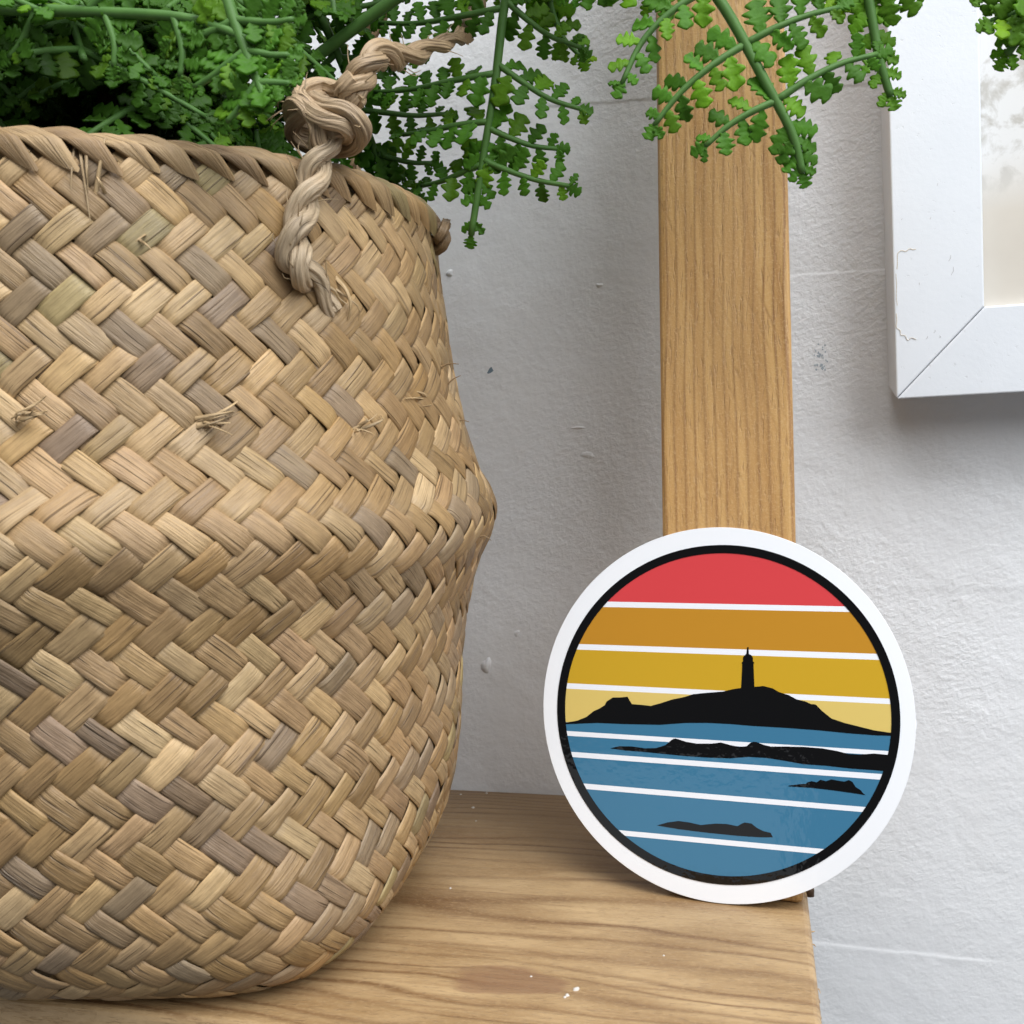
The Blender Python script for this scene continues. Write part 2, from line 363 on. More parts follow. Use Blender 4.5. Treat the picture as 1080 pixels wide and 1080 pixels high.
# ------------------------------------------------------------------ upright post of the rack, leaning back a little
UN = np.array([-.12, -1, .09]); UN /= np.linalg.norm(UN); UP0 = np.array([.0065, .2795, 0.])
def onu(x, y, off=0): return on(x, y, UP0+UN*off, UN)
lt, lb = onu(691, 0), onu(698.5, 562); rt_, rb = onu(827, 0), onu(839.5, 562)
def ext(a, b, z): s = (z-b[2])/(a[2]-b[2]); return b+(a-b)*s
mb = MB(); zt, zb = .42, .0003
q = [ext(lt, lb, zb), ext(rt_, rb, zb), ext(rt_, rb, zt), ext(lt, lb, zt)]
dpt = np.array([-.0012, .034, -.002])
V = np.array(q+[a+dpt for a in q])
mb.add(V, [(0, 1, 2, 3), (7, 6, 5, 4), (1, 0, 4, 5), (2, 1, 5, 6), (3, 2, 6, 7), (0, 3, 7, 4)])
upo = mb.build('wooden_upright', M_upright, smooth=False, bevel=.0016)
tag(upo, 'tall honey coloured pine upright standing between basket and picture frame, behind the sticker', 'wooden post')
mb = MB(); a = onu(854, 938, -.012); b = onu(854, 945, -.012)
mb.tube([a+(a-b)*.3, a, b, b+(b-a)*.12], [.0010, .0012, .0012, .0006], 12); mb.build('screw_head', mat('rusty_screw', (.10, .06, .035), .5, Metallic=.4), upo)

# ------------------------------------------------------------------ picture frame
FT = math.radians(4.0); FN = np.array([0, -math.cos(FT), -math.sin(FT)]); corner = at(945.5, 421, WALL_Y-.0245)
def onf(x, y, off=0): return on(x, y, corner+FN*off, FN)
oBL = onf(945.5, 421); oTL0 = onf(934.5, 0); oBR0 = onf(1080, 413.5)
iBL = onf(1038.5, 323); iT0 = onf(1033.5, 0); iR0 = onf(1080, 319.5)
uz = (oTL0-oBL)/np.linalg.norm(oTL0-oBL); ux = (oBR0-oBL)/np.linalg.norm(oBR0-oBL)
wl = float((iBL-oBL) @ ux); wbm = float((iBL-oBL) @ uz)
FW, FH = .165, .215
fr = empty('picture_frame', tuple(oBL)); tag(fr, 'white painted wooden picture frame with mitred corner hanging on the wall', 'picture frame')
def fp(a, b, d=0): return oBL+ux*a+uz*b-FN*d
oc = [(0, 0), (FW, 0), (FW, FH), (0, FH)]; ic = [(wl, wbm), (FW-wl, wbm), (FW-wl, FH-wbm), (wl, FH-wbm)]
DEP = .0225
bc = [(0, .0035), (FW, .0035), (FW, FH), (0, FH)]      # the back edge is rebated along the bottom
g = .00012
for i in range(4):
    j = (i+1) % 4; o1, o2, i1, i2, b1, b2 = oc[i], oc[j], ic[i], ic[j], bc[i], bc[j]
    e = np.array(o2, float)-np.array(o1, float); e /= np.linalg.norm(e)
    sh = lambda pnt, s_: (pnt[0]+e[0]*g*s_, pnt[1]+e[1]*g*s_)
    o1, i1, b1, o2, i2, b2 = sh(o1, 1), sh(i1, 1), sh(b1, 1), sh(o2, -1), sh(i2, -1), sh(b2, -1)
    V = [fp(*o1), fp(*o2), fp(*i2), fp(*i1), fp(*b1, DEP), fp(*b2, DEP), fp(*i2, DEP), fp(*i1, DEP)]
    mb = MB(); mb.add(V, [(0, 1, 2, 3), (7, 6, 5, 4), (0, 4, 5, 1), (1, 5, 6, 2), (2, 6, 7, 3), (3, 7, 4, 0)])
    mb.build('frame_rail', M_frame, fr, smooth=False, bevel=.0005)
mb = MB(); mb.add([fp(wl*.5, wbm*.5, .0045), fp(FW-wl*.5, wbm*.5, .0045), fp(FW-wl*.5, FH-wbm*.5, .0045), fp(wl*.5, FH-wbm*.5, .0045)], [(0, 1, 2, 3)])
# joint filler just below the faces so the mitre reads as a hairline
for i in range(4):
    jb = MB()
    a = np.array(oc[i], float); b = np.array(ic[i], float); d = (b-a)/np.linalg.norm(b-a); nrm = np.array([-d[1], d[0]])*.0008
    a = a+d*.0012; b = b-d*.0012
    jb.add([fp(*(a-nrm), .0007), fp(*(b-nrm), .0007), fp(*(b+nrm), .0007), fp(*(a+nrm), .0007)], [(0, 1, 2, 3)]); jb.build('mitre_joint', M_gap, fr, smooth=False)
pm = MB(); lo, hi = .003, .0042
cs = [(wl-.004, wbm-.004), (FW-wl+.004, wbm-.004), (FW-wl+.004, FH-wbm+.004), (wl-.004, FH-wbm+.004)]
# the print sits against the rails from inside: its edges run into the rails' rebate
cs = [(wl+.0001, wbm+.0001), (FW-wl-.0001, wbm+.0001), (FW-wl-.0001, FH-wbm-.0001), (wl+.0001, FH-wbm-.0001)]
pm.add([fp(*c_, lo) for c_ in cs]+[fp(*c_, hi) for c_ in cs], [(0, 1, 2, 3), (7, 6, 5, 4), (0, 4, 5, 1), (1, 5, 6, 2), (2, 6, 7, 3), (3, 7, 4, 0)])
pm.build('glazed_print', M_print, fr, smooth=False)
def flake(pxs, name, mt, w):
    mb = MB(); P = catmull([onf(x, y, .00004) for x, y in pxs], len(pxs)*5)
    mb.tube(P, [.75*w*(0.3+.7*abs(math.sin(i*1.7)))+.00002 for i in range(len(P))], 6, squash=.25); return mb.build(name, mt, fr)
rs = random.Random(8)
def jag(P, k): return [(x+rs.gauss(0, k), y+rs.gauss(0, k)) for x, y in P]
flake(jag([(966, 261.5), (962, 262.5), (959, 262), (955, 265), (951, 264.5), (947.5, 267), (946, 271), (946.2, 277), (945.6, 284)], .5), 'chipped_edge', M_bare, .00024)
flake(jag([(945.4, 288), (945.8, 300), (945.6, 312), (946.2, 322)], .25), 'chipped_edge', M_bare, .00016)
flake(jag([(946.0, 330), (946.4, 338), (946.2, 345), (949, 349), (950, 353), (954, 354), (957, 357.5), (962, 356.5), (966, 358)], .5), 'chipped_edge', M_bare, .00024)
for px, py, l_ in ((977, 357, 3), (985, 352, 4), (991, 356, 2), (1003, 290, 9), (1001, 275, 6), (981, 231, 2), (988, 196, 3), (951, 232, 1.5), (970, 300, 2)):
    flake(jag([(px, py), (px+l_*.25, py-l_*.5), (px+l_*.3, py-l_)], .4), 'scuff_mark', M_scuffed, .00012)

# ------------------------------------------------------------------ sticker
SN = np.array([-.12, -1, .140]); SN /= np.linalg.norm(SN)
sb0 = on(785, 953.5, (0, 0, .00012), (0, 0, 1)); sb0[1] = .2788; SP = sb0.copy()
sb_px = None
def ons(x, y, off=0): return on(x, y, SP+SN*off, SN)
def conic(pts):
    P = np.array(pts, float); cx, cy = P.mean(0); s = 200.
    x = (P[:, 0]-cx)/s; y = (P[:, 1]-cy)/s
    A = np.stack((x*x, x*y, y*y, x, y), 1); w = np.linalg.lstsq(A, np.ones(len(P)), rcond=None)[0]
    a, b, c, d, e = w
    M_ = np.array([[2*a, b], [b, 2*c]]); ctr = np.linalg.solve(M_, [-d, -e])
    k_ = 1+a*ctr[0]**2+b*ctr[0]*ctr[1]+c*ctr[1]**2
    ev, evec = np.linalg.eigh(np.array([[a, b/2], [b/2, c]])/k_)
    return np.array([cx, cy])+ctr*s, 1/np.sqrt(ev)*s, evec
def ell(cn, n, k=1.0):
    ctr, ax, ev = cn; an = np.arange(n)*2*PI/n
    return ctr+(np.cos(an)[:, None]*ax[0]*ev[:, 0]+np.sin(an)[:, None]*ax[1]*ev[:, 1])*k
c_out = conic([(573.3, 736), (966, 763), (766, 557), (780, 953.7), (600, 644), (652, 590), (880, 596), (930.5, 650), (610, 860), (660, 915.5), (935, 870), (890, 918)])
c_bo = conic([(587.2, 736), (949.4, 763), (768, 575.3), (775, 934.4), (617, 650), (660, 607.2), (880, 616.5), (912.5, 650), (628, 860), (660, 893.5), (910.5, 870), (890, 891.5)])
c_bi = conic([(595.8, 736), (939.7, 763), (766, 584.2), (773, 925.2), (640.5, 634.4), (660, 617.5), (880, 628), (901, 650), (638.9, 860), (660, 882), (898, 870), (890, 878.5)])
for _ in range(400):      # bring the disc forward until its lowest point just rests on the board
    if min(ons(x, y)[2] for x, y in ell(c_out, 90)) > .0002: break
    SP[1] -= .0001
def ccw(P):
    a = sum(P[i][0]*P[(i+1) % len(P)][1]-P[(i+1) % len(P)][0]*P[i][1] for i in range(len(P)))
    return P if a < 0 else P[::-1]          # image y is down: this order faces the camera
def clip(poly, conv):
    c = np.mean(conv, 0); out = [np.array(q_, float) for q_ in poly]
    for i in range(len(conv)):
        a, b = np.array(conv[i]), np.array(conv[(i+1) % len(conv)]); n = np.array([-(b-a)[1], (b-a)[0]])
        if (c-a) @ n < 0: n = -n
        inp, out = out, []
        for k_ in range(len(inp)):
            p_, q_ = inp[k_], inp[(k_+1) % len(inp)]; dp, dq = (p_-a) @ n, (q_-a) @ n
            if dp >= 0: out.append(p_)
            if (dp >= 0) != (dq >= 0): out.append(p_+(q_-p_)*dp/(dp-dq))
        if not out: return []
    return out
st_o = ons(780, 953.5); stk = empty('round_sticker', tuple(st_o))
tag(stk, 'round glossy sticker of a black lighthouse island under a striped sunset sky', 'sticker')
TH = .00045
mb = MB(); E_ = ccw(list(ell(c_out, 160))); n = len(E_)
E3 = np.array([ons(x, y, 0) for x, y in E_]); cc = E3.mean(0); E3i = cc+(E3-cc)*.9985+SN*.00008
mb.add(E3i, [tuple(range(n))], 0)
mb.grid(np.array([E3i, E3]), 0, closed=True); mb.grid(np.array([E3, E3-SN*TH]), 1, closed=True); mb.add(E3-SN*TH, [tuple(range(n))[::-1]], 1)
nub = [(964.5, 755), (966.6, 760), (967.2, 764), (966.3, 769), (964.5, 774)]
mb.add([ons(x, y, .00004) for x, y in ccw(nub)], [tuple(range(5))], 0)
mb.build('backing', [K_white, K_rim], stk, smooth=False)
dz = .00003
pr = MB(); mid = [tuple(q_) for q_ in ell(c_bi, 120, 1.015)]
def poly(pts, mi, layer):
    c_ = clip(ccw(pts), mid)
    if len(c_) > 2: pr.add([ons(x, y, .00008+dz*layer) for x, y in c_], [tuple(range(len(c_)))], mi)
def line(x0, y0, x1, y1): return lambda x: y0+(y1-y0)*(x-x0)/(x1-x0)
S_ = [((642.4, 634.5, 893.7, 639.6), (642.4, 640.3, 893.7, 645.4)), ((609.8, 679.2, 926, 689.6), (609.8, 685.1, 926, 696.0)), ((597.7, 720.5, 937.3, 736.8), (597.7, 726.3, 937.3, 742.6)),
      ((599, 771, 935.3, 792), (599, 776, 935.3, 796.9)), ((606, 793.2, 928, 816.2), (606, 798.6, 928, 822.3)), ((620, 826.7, 911, 851), (620, 832.4, 911, 856.6)), ((655, 875.7, 866, 895.2), (655, 881.1, 866, 901))]
XL, XR = 560, 980
def strip(top, bot, mi, layer):
    poly([(XL, top(XL)), (XR, top(XR)), (XR, bot(XR)), (XL, bot(XL))], mi, layer)
top0 = lambda x: 560
edges = [(line(*a), line(*b)) for a, b in S_]
sea = line(597.7, 760.8, 938.8, 775.3)
seq = [top0]+[e_ for pr_ in edges[:3] for e_ in pr_]+[sea]
strip(top0, edges[0][0], 2, 1); strip(edges[0][1], edges[1][0], 3, 1); strip(edges[1][1], edges[2][0], 4, 1); strip(edges[2][1], lambda x: 790, 5, 1)
for a, b in edges[:3]: strip(a, b, 7, 1)
for a, b in edges[3:]: strip(a, b, 7, 3)
def c4(L): return [(560+x/2.5714, 540+y/2.5714) for x, y in L]
isl = c4([(80, 572), (95, 571), (125, 566), (150, 556), (160, 548), (170, 540), (186, 533), (200, 524), (205, 514), (222, 503), (240, 503), (262, 501), (268, 512), (274, 521), (300, 523), (325, 526), (350, 519), (385, 508), (415, 502), (440, 494), (480, 490), (520, 487), (545, 481), (570, 477),
          (573, 412), (571, 409), (575, 405), (575, 395), (578, 390), (584, 385), (586, 369), (587.5, 366), (590, 366), (591, 385), (598, 389), (602, 395), (602, 405), (606, 409), (603.5, 412), (606, 474), (630, 472), (655, 478), (672, 488), (700, 497), (720, 508), (745, 514), (760, 521), (772, 522), (790, 540), (815, 560), (850, 572), (890, 582), (930, 592), (985, 600), (985, 607), (940, 606), (860, 600), (780, 592), (700, 586), (600, 580), (540, 575), (480, 572), (420, 572), (350, 577), (250, 575), (180, 572), (80, 576)])
isl2 = c4([(215, 641), (240, 635), (275, 636), (310, 641), (340, 640), (365, 632), (380, 619), (386, 615), (392, 614), (405, 618), (420, 623), (450, 628), (490, 628), (515, 625), (540, 632), (565, 637), (585, 635), (595, 626), (604, 623), (612, 624), (630, 631), (650, 636), (690, 636), (740, 637), (790, 641), (830, 648), (860, 656), (890, 658), (930, 655), (985, 660), (985, 705), (930, 700), (870, 696), (800, 688), (740, 684), (690, 675), (640, 667), (590, 664), (540, 668), (480, 666), (420, 662), (370, 657), (310, 651), (260, 647)])
isl3 = c4([(698, 742), (730, 738), (745, 737), (752, 732), (762, 730), (775, 733), (785, 726), (800, 730), (815, 725), (835, 729), (850, 731), (862, 727), (872, 732), (880, 745), (895, 755), (900, 762), (908, 768), (870, 762), (820, 755), (760, 748), (698, 744)])
isl4 = c4([(342, 850), (370, 842), (400, 838), (430, 842), (460, 849), (500, 845), (530, 846), (560, 852), (572, 845), (580, 842), (598, 845), (615, 858), (632, 866), (650, 870), (656, 882), (620, 882), (560, 878), (480, 870), (400, 860)])
shore = [(560, 762.3)]+[(x, y-1.6) for x, y in c4([(97, 574), (180, 572), (250, 575), (350, 577), (420, 572), (480, 572), (540, 575), (600, 580), (700, 586), (780, 592), (860, 600), (940, 606), (985, 607)])]
poly(shore+[(980, 945), (560, 945)], 6, 2)
for I in (isl, isl2, isl3, isl4): poly(I, 1, 4)
A, B = ccw(list(ell(c_bo, 160))), ccw(list(ell(c_bi, 160)))
A3, B3 = np.array([ons(x, y, .00008+dz*5) for x, y in A]), np.array([ons(x, y, .00008+dz*5) for x, y in B])
pr.grid(np.array([A3, B3]), 1, closed=True)
pr.build('printed_picture', [K_white, K_black, K_red, K_orange, K_must, K_yel, K_blue, K_stripe], stk, smooth=False)

# ------------------------------------------------------------------ basket
BC = np.array([-.1700, .2620, 0.0])
prof = np.array([(.0590, .0012), (.0655, .0018), (.0715, .0050), (.0775, .0110), (.0824, .0190), (.0850, .0275), (.0870, .038), (.0882, .050), (.0885, .064), (.0900, .076), (.0928, .0865), (.0958, .0935), (.0970, .0990), (.0960, .1045), (.0928, .111), (.0900, .120), (.0882, .130), (.0870, .142), (.0858, .156), (.0845, .170), (.0838, .1775)])
pf = catmull(prof, 400); sl = np.concatenate(([0], np.cumsum(np.linalg.norm(np.diff(pf, axis=0), axis=1)))); LEN = sl[-1]
tg = np.gradient(pf, axis=0); tg /= np.linalg.norm(tg, axis=1)[:, None]
N = 72; H_ = .00335; VC = int(LEN/H_)
ph = rng.random(8)*6.28
def surf(th, s, off):
    s = np.clip(s, 0, LEN); r = np.interp(s, sl, pf[:, 0]); z = np.interp(s, sl, pf[:, 1]); tr = np.interp(s, sl, tg[:, 0]); tz = np.interp(s, sl, tg[:, 1])
    amp = np.sin(np.clip(s/LEN, 0, 1)*PI)
    dr = amp*(.0009*np.sin(2*th+ph[0])+.0008*np.sin(3*th+ph[1]+s*30)+.0006*np.sin(7*th+s*70+ph[2])+.0004*np.sin(11*th-s*90+ph[3]))
    dzz = amp*(.0012*np.sin(3*th+ph[4])+.0010*np.sin(5*th+ph[5]))
    a9 = th-.16; sq = (np.abs(np.cos(a9))**5+np.abs(np.sin(a9))**5)**-.2      # squarish base under a round belly
    r = r*(1+(sq-1)*np.clip(1-z/.040, 0, 1)**1.3)
    rr = r+dr+off*tz; zz = z+dzz*(z > .004)-off*tr
    return np.stack((BC[0]+rr*np.cos(th), BC[1]+rr*np.sin(th), BC[2]+np.maximum(zz, .0003)), -1)
pal = np.array([(.43, .295, .150), (.48, .345, .190), (.37, .250, .122), (.36, .290, .145), (.27, .195, .130), (.33, .245, .155), (.51, .375, .210), (.37, .245, .115), (.41, .280, .150), (.45, .320, .168)])
pw = np.array([.20, .14, .15, .045, .04, .08, .07, .09, .11, .08])
def strand_col(): return pal[rng.choice(len(pal), p=pw/pw.sum())]*rng.uniform(.82, 1.0)*np.array([1.02, .97, .91])
bk = empty('woven_basket', tuple(BC)); tag(bk, 'round belly basket woven from tan seagrass strips with a knotted rope handle, holding a fern', 'basket')
mb = MB(); SUB = 6; acr = np.array([-1, -.93, -.55, 0, .55, .93, 1.0]); crown = np.array([-.00042, -.00003, .00003, .00005, .00003, -.00003, -.00042])
vs = np.arange(-.5*SUB, VC*SUB+1)/SUB
for fam in (0, 1):
    for j in range(N):
        colr = strand_col(); wid = (1.16 if (j+fam) % 2 else .97)*rng.uniform(.9, 1.06); p1, p2, p3 = rng.random(3)*6.28; idv = rng.random()*500
        v = vs; base = (2*j+(v if fam == 0 else -v))/(2*N)*2*PI
        s = v*H_; r = np.interp(np.clip(s, 0, LEN), sl, pf[:, 0]); cl = 2*PI*r/(2*N)
        nn = np.sqrt(cl**2+H_**2); half = cl*H_/nn*wid*(1+.06*np.sin(v*.9+p1)+.04*np.sin(v*2.3+p2))
        wave = np.cos(2*PI*(v-.5)/4)*(1 if fam == 0 else -1)
        off = .00052*np.tanh(3.8*wave)+.00014*np.sin(v*1.3+p3)+.00012*np.maximum(wave, 0)
        k4 = np.floor((v-.5+1 if fam == 0 else v-.5-1)/4).astype(int)
        fcol = rng.uniform(.82, 1.12, 80)[k4 % 80]; hs = (rng.normal(0, 1, (80, 1))*np.array([.0, .012, .05])+rng.normal(0, .008, (80, 3)))[k4 % 80]; pale = (rng.random((80, 2)) < .0)[k4 % 80]
        tilt = rng.normal(0, .00016, 80)[k4 % 80]; lat = rng.normal(0, .05, 80)[k4 % 80]
        lat = np.convolve(np.pad(lat, 3, 'edge'), np.ones(7)/7, 'valid')
        sg = 1 if fam == 0 else -1
        TH_ = base[:, None]+(-sg*H_/nn*half)[:, None]*(acr+lat[:, None])/r[:, None]
        SS = s[:, None]+(cl/nn*half)[:, None]*(acr+lat[:, None])
        OF = off[:, None]+crown[None, :]+tilt[:, None]*acr[None, :]
        G = surf(TH_, SS, OF)
        Cc = np.clip(colr[None, :]*fcol[:, None]*(1+hs), .02, .9); Cc = np.repeat(Cc[:, None, :], 7, 1)
        Cc[:, :2] = Cc[:, :2]*1.06; Cc[:, -2:] = Cc[:, -2:]*1.06
        for e_, sl_ in ((0, slice(0, 2)), (1, slice(5, 7))): Cc[pale[:, e_], sl_] = (.68, .60, .47)
        fib = np.zeros(G.shape); fib[..., 0] = (v*nn*1000)[:, None]; fib[..., 1] = acr[None, :]*(half*1000)[:, None]; fib[..., 2] = idv
        ok = s < LEN+.0005
        mb.grid(G[ok], 0, Cc[ok], fib[ok])
ths = np.linspace(0, 2*PI, 97)[:-1]; ss = np.linspace(0, LEN, 60)
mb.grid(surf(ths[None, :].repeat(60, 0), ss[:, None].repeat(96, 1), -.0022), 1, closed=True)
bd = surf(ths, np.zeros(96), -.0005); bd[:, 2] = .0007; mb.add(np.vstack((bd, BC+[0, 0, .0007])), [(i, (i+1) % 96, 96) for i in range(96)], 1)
mb.build('woven_body', [M_weave, M_inner], bk)
# frayed ends poking out of the weave
def ray_basket(px, py, off=.001):
    best = None; d = ray(px, py); d = d/np.linalg.norm(d)
    for tt in np.arange(.1, .42, .0005):
        P = CAM+d*tt; rr = math.hypot(P[0]-BC[0], P[1]-BC[1]); z = P[2]
        if 0 < z < .182 and rr < np.interp(z, np.maximum.accumulate(pf[:, 1]), pf[:, 0])+off: return P
    return P
def tuft(px, py, dx, dy, nst, ln, seed, lift=.0022):
    fr_b = MB(); rs = np.random.default_rng(seed)
    for k_ in range(nst):
        x, y = px+rs.normal(0, 5), py+rs.normal(0, 3); a_ = ray_basket(x, y, .0006); L_ = ln*rs.uniform(.5, 1.1)
        b_ = ray_basket(x+dx*L_+rs.normal(0, 9), y+dy*L_+rs.normal(0, 9), .0006)
        out = (a_-BC); out[2] = 0; out /= np.linalg.norm(out)
        P = catmull([a_-out*.0006, (a_*2+b_)/3+out*lift*rs.uniform(.3, 1), (a_+2*b_)/3+out*lift*rs.uniform(.5, 1.5), b_+out*lift*rs.uniform(.2, 1.4)], 9)
        fr_b.tube(P, np.linspace(.00045, .00012, 9)*rs.uniform(.5, 1.4), 6, col=np.array((.52, .37, .2))*rs.uniform(.7, 1.15), squash=.4, fid=rs.random()*99)
    fr_b.build('frayed_fibre', M_weave, bk)
tuft(18, 440, 1, -.25, 10, 30, 1); tuft(212, 446, 1, -.3, 9, 34, 2); tuft(300, 250, .4, 1, 3, 30, 12); tuft(345, 300, .3, 1, 3, 36, 13); tuft(150, 250, .6, .6, 2, 26, 14); tuft(80, 150, .12, 1, 3, 66, 3, .0011); tuft(104, 205, .1, -1, 2, 40, 4, .0011); tuft(380, 455, 1, 0, 5, 14, 5); tuft(455, 420, -1, -.3, 4, 26, 6, .001)
for px, py, dx, dy in ((470, 388, 14, -4), (474, 410, 12, -14), (486, 446, 9, -1), (512, 566, 6, 4)):
    a_ = ray_basket(px-6, py); e_ = at(px+dx, py+dy, a_[1]); fr_b = MB(); fr_b.tube(catmull([a_, (a_+e_)/2+[0, 0, .0006], e_], 6), [.0003, .00022, .0002, .00016, .00012, .00008], 5, col=(.3, .2, .1)); fr_b.build('stray_hair', M_weave, bk)
# rim: strips folded over the edge, leaning the same way
rb_ = MB(); NR = 72; rmin = .0021; zr = .1775; rr0 = .0826
for k_ in range(NR):
    th0 = 2*PI*k_/NR; colr = strand_col()*rng.uniform(.78, 1.0); W2 = 2*PI/NR*.80*rng.uniform(.92, 1.12); idv = rng.random()*500
    ph_ = np.linspace(-1.9, 1.57+.95, 20); G = np.zeros((20, 7, 3)); fib = np.zeros((20, 7, 3))
    lean = rng.normal(0, .012); dr = rng.normal(0, .00028)
    for a_i, a in enumerate(ph_):      # a = 0 is the top of the rim; positive runs down the outside
        q = (a-ph_[0])/(ph_[-1]-ph_[0])
        for b_i, b_ in enumerate(acr):
            thb = th0+(q-.5)*(.25+lean)+b_*W2*.62*(1-.35*max(0, q-.8)/.2)
            rad = rmin*(1+.0)+crown[b_i]*1.3+dr+.0011*(b_*.5)+(.0005 if a > 1.2 else 0)
            zs = 1.0 if a < 1.57 else 1.0
            x_ = rr0+rad*math.sin(a)*1.0; z_ = zr+rad*math.cos(a)*1.15
            if a > PI/2: x_ = rr0+rad*1.05+.0004-.0011*max(0, (a-2.1)/.8); z_ = zr-(a-PI/2)*rad*2.0
            if a < -PI/2: x_ = rr0-rad; z_ = zr+(a+PI/2)*rad*1.5
            sag = .0006*math.sin(3*thb+1.0)
            G[a_i, b_i] = (BC[0]+x_*math.cos(thb), BC[1]+x_*math.sin(thb), z_+sag); fib[a_i, b_i] = (q*14, b_*3.2, idv)
    rb_.grid(G, 0, colr, fib)
rb_.build('folded_rim', M_weave, bk)
# rope handle: twisted plies along a path, with an overhand knot on the rim
def rope(mb, path, rad, turns, ply=2, col=(.44, .33, .21), n=None, prad=None, seed=0):
    P = np.asarray(path); k_ = len(P); T = np.gradient(P, axis=0); T /= np.linalg.norm(T, axis=1)[:, None]
    Nn = np.zeros_like(P); a = np.cross(T[0], (.2, -1, .4)); Nn[0] = a/np.linalg.norm(a)
    for i in range(1, k_):
        a = Nn[i-1]-T[i]*(Nn[i-1] @ T[i]); Nn[i] = a/np.linalg.norm(a)
    B_ = np.cross(T, Nn); q = np.linspace(0, 1, k_); rs = np.random.default_rng(seed); R = np.full(k_, rad) if np.isscalar(rad) else np.asarray(rad)
    for s_ in range(ply):
        an = 2*PI*(turns*q+s_/ply)
        Q = P+(np.cos(an)[:, None]*Nn+np.sin(an)[:, None]*B_)*(R*.52)[:, None]
        mb.tube(Q, R*.64*(1+.06*np.sin(q*40+s_)), 40, col=np.array(col)*rs.uniform(.88, 1.1), squash=.9, fid=rs.random()*200, ridge=.10)
hd = MB(); kc = ray_basket(343, 168, .002); ky = kc[1]-.0005
def hp(px, py, dy=0): return at(px, py, ky+dy)
low = catmull([ray_basket(352, 330, .0005), ray_basket(333, 300, .0012), ray_basket(313, 282, .004), ray_basket(311, 255, .0042), ray_basket(318, 225, .0042), ray_basket(328, 195, .0042), ray_basket(338, 165, .0055), hp(346, 140, -.004)], 120)
rope(hd, low, np.concatenate((np.linspace(.0018, .0031, 30), np.full(60, .0032), np.linspace(.0032, .0030, 30))), 2.6, 2, seed=1, col=(.50, .385, .255))
knot = catmull([hp(347, 150, -.005), hp(338, 128, -.006), hp(322, 112, -.005), hp(310, 120, .0), hp(312, 138, .004), hp(335, 148, .006), hp(365, 150, .003), hp(376, 138, -.004), hp(364, 124, -.0075), hp(340, 117, -.0075), hp(322, 103, -.003), hp(338, 98, .003), hp(356, 104, .002), hp(368, 100, .0), hp(378, 86, .0)], 150)
rope(hd, knot, .0028, 1.6, 2, seed=2, col=(.42, .305, .19))
uprope = catmull([hp(368, 104, .0), hp(378, 86, .001), hp(392, 66, .003), hp(404, 56, .009), hp(425, 62, .02), hp(450, 52, .030), hp(474, 44, .038), hp(488, 40, .045)], 100)
rope(hd, uprope, np.concatenate((np.linspace(.0029, .0028, 45), np.linspace(.0028, .0015, 55))), 3.2, 2, seed=3, col=(.40, .285, .17))
kr = np.array([BC[0]+.086*math.cos(.22), BC[1]+.086*math.sin(.22), .174])
back = catmull([hp(488, 40, .045), hp(500, 15, .055), hp(500, -40, .07), hp(450, -50, .10), hp(390, 40, .115), hp(375, 150, .120), hp(372, 200, .122)], 90)
rope(hd, back, np.full(90, .0022), 5, 2, seed=4, col=(.36, .25, .14))
tl = catmull([at(466, 236, kr[1]-.004), at(468, 246, kr[1]-.006), at(464, 256, kr[1]-.005), at(457, 262, kr[1]-.001)], 24); rope(hd, tl, .0020, .8, 2, seed=6, col=(.24, .16, .085))
for k_ in range(46):     # loose fibres standing off the rope
    src = (low, knot, uprope)[k_ % 3]; i_ = int(rng.integers(8, len(src)-12)); a_ = src[i_]; b_ = src[i_+8]; d_ = rng.normal(0, 1, 3); d_ /= np.linalg.norm(d_); d_[1] = -abs(d_[1])
    hd.tube(catmull([a_+d_*.003, (a_+b_)/2+d_*.0049, b_+d_*rng.uniform(.0045, .0075)], 7), np.linspace(.00018, .00006, 7), 4, col=np.array((.46, .34, .2))*rng.uniform(.7, 1.2))
hd.build('rope_handle', M_weave, bk)

# ------------------------------------------------------------------ fern
pc = BC+np.array([0, 0, .03]); fern = empty('fern_plant', tuple(pc)); tag(fern, 'green artificial fern with small lobed leaflets spilling out of the woven basket', 'fern plant')
def leaflet(mb, base, d, n, L, W, col, rs):
    """one lobed leaflet: base point, direction d, surface normal n"""
    d = d/np.linalg.norm(d); n = n-d*(n @ d); n /= np.linalg.norm(n)+1e-9; s = np.cross(n, d)
    k = 23; tt = np.linspace(0, 1, k); nl = rs.choice([3, 3, 3, 4]); ph0 = rs.uniform(-.15, .15)
    env = np.interp(tt, [0, .14, .35, .62, .86, 1], [.18, .40, .95, 1.0, .78, .22])
    curl = rs.uniform(-.1, .35); fold = rs.uniform(-.25, .45)
    V = []; 
    for i in range(k):
        row = []
        for sd in (-1, 1):
            lob = .30+.74*abs(math.sin(PI*nl*(tt[i]*.97+ph0*sd*.5)))**.75*rs.uniform(.95, 1.05)
            row.append(sd*W*.5*env[i]*lob)
        x_ = L*(tt[i]+.03*math.sin(7*tt[i]+ph0*9)); zc = -curl*L*tt[i]**2
        fx = L*.05*abs(math.sin(PI*nl*tt[i]))
        for w_ in (row[0], row[0]*.5, 0, row[1]*.5, row[1]):
            e = abs(w_)/(W*.5)
            V.append(base+d*(x_+fx*e)+s*w_+n*(zc+fold*abs(w_)+rs.normal(0, .00006)))
    Fc = [(i*5+j, i*5+j+1, (i+1)*5+j+1, (i+1)*5+j) for i in range(k-1) for j in range(4)]
    mb.add(V, Fc, 0, col)
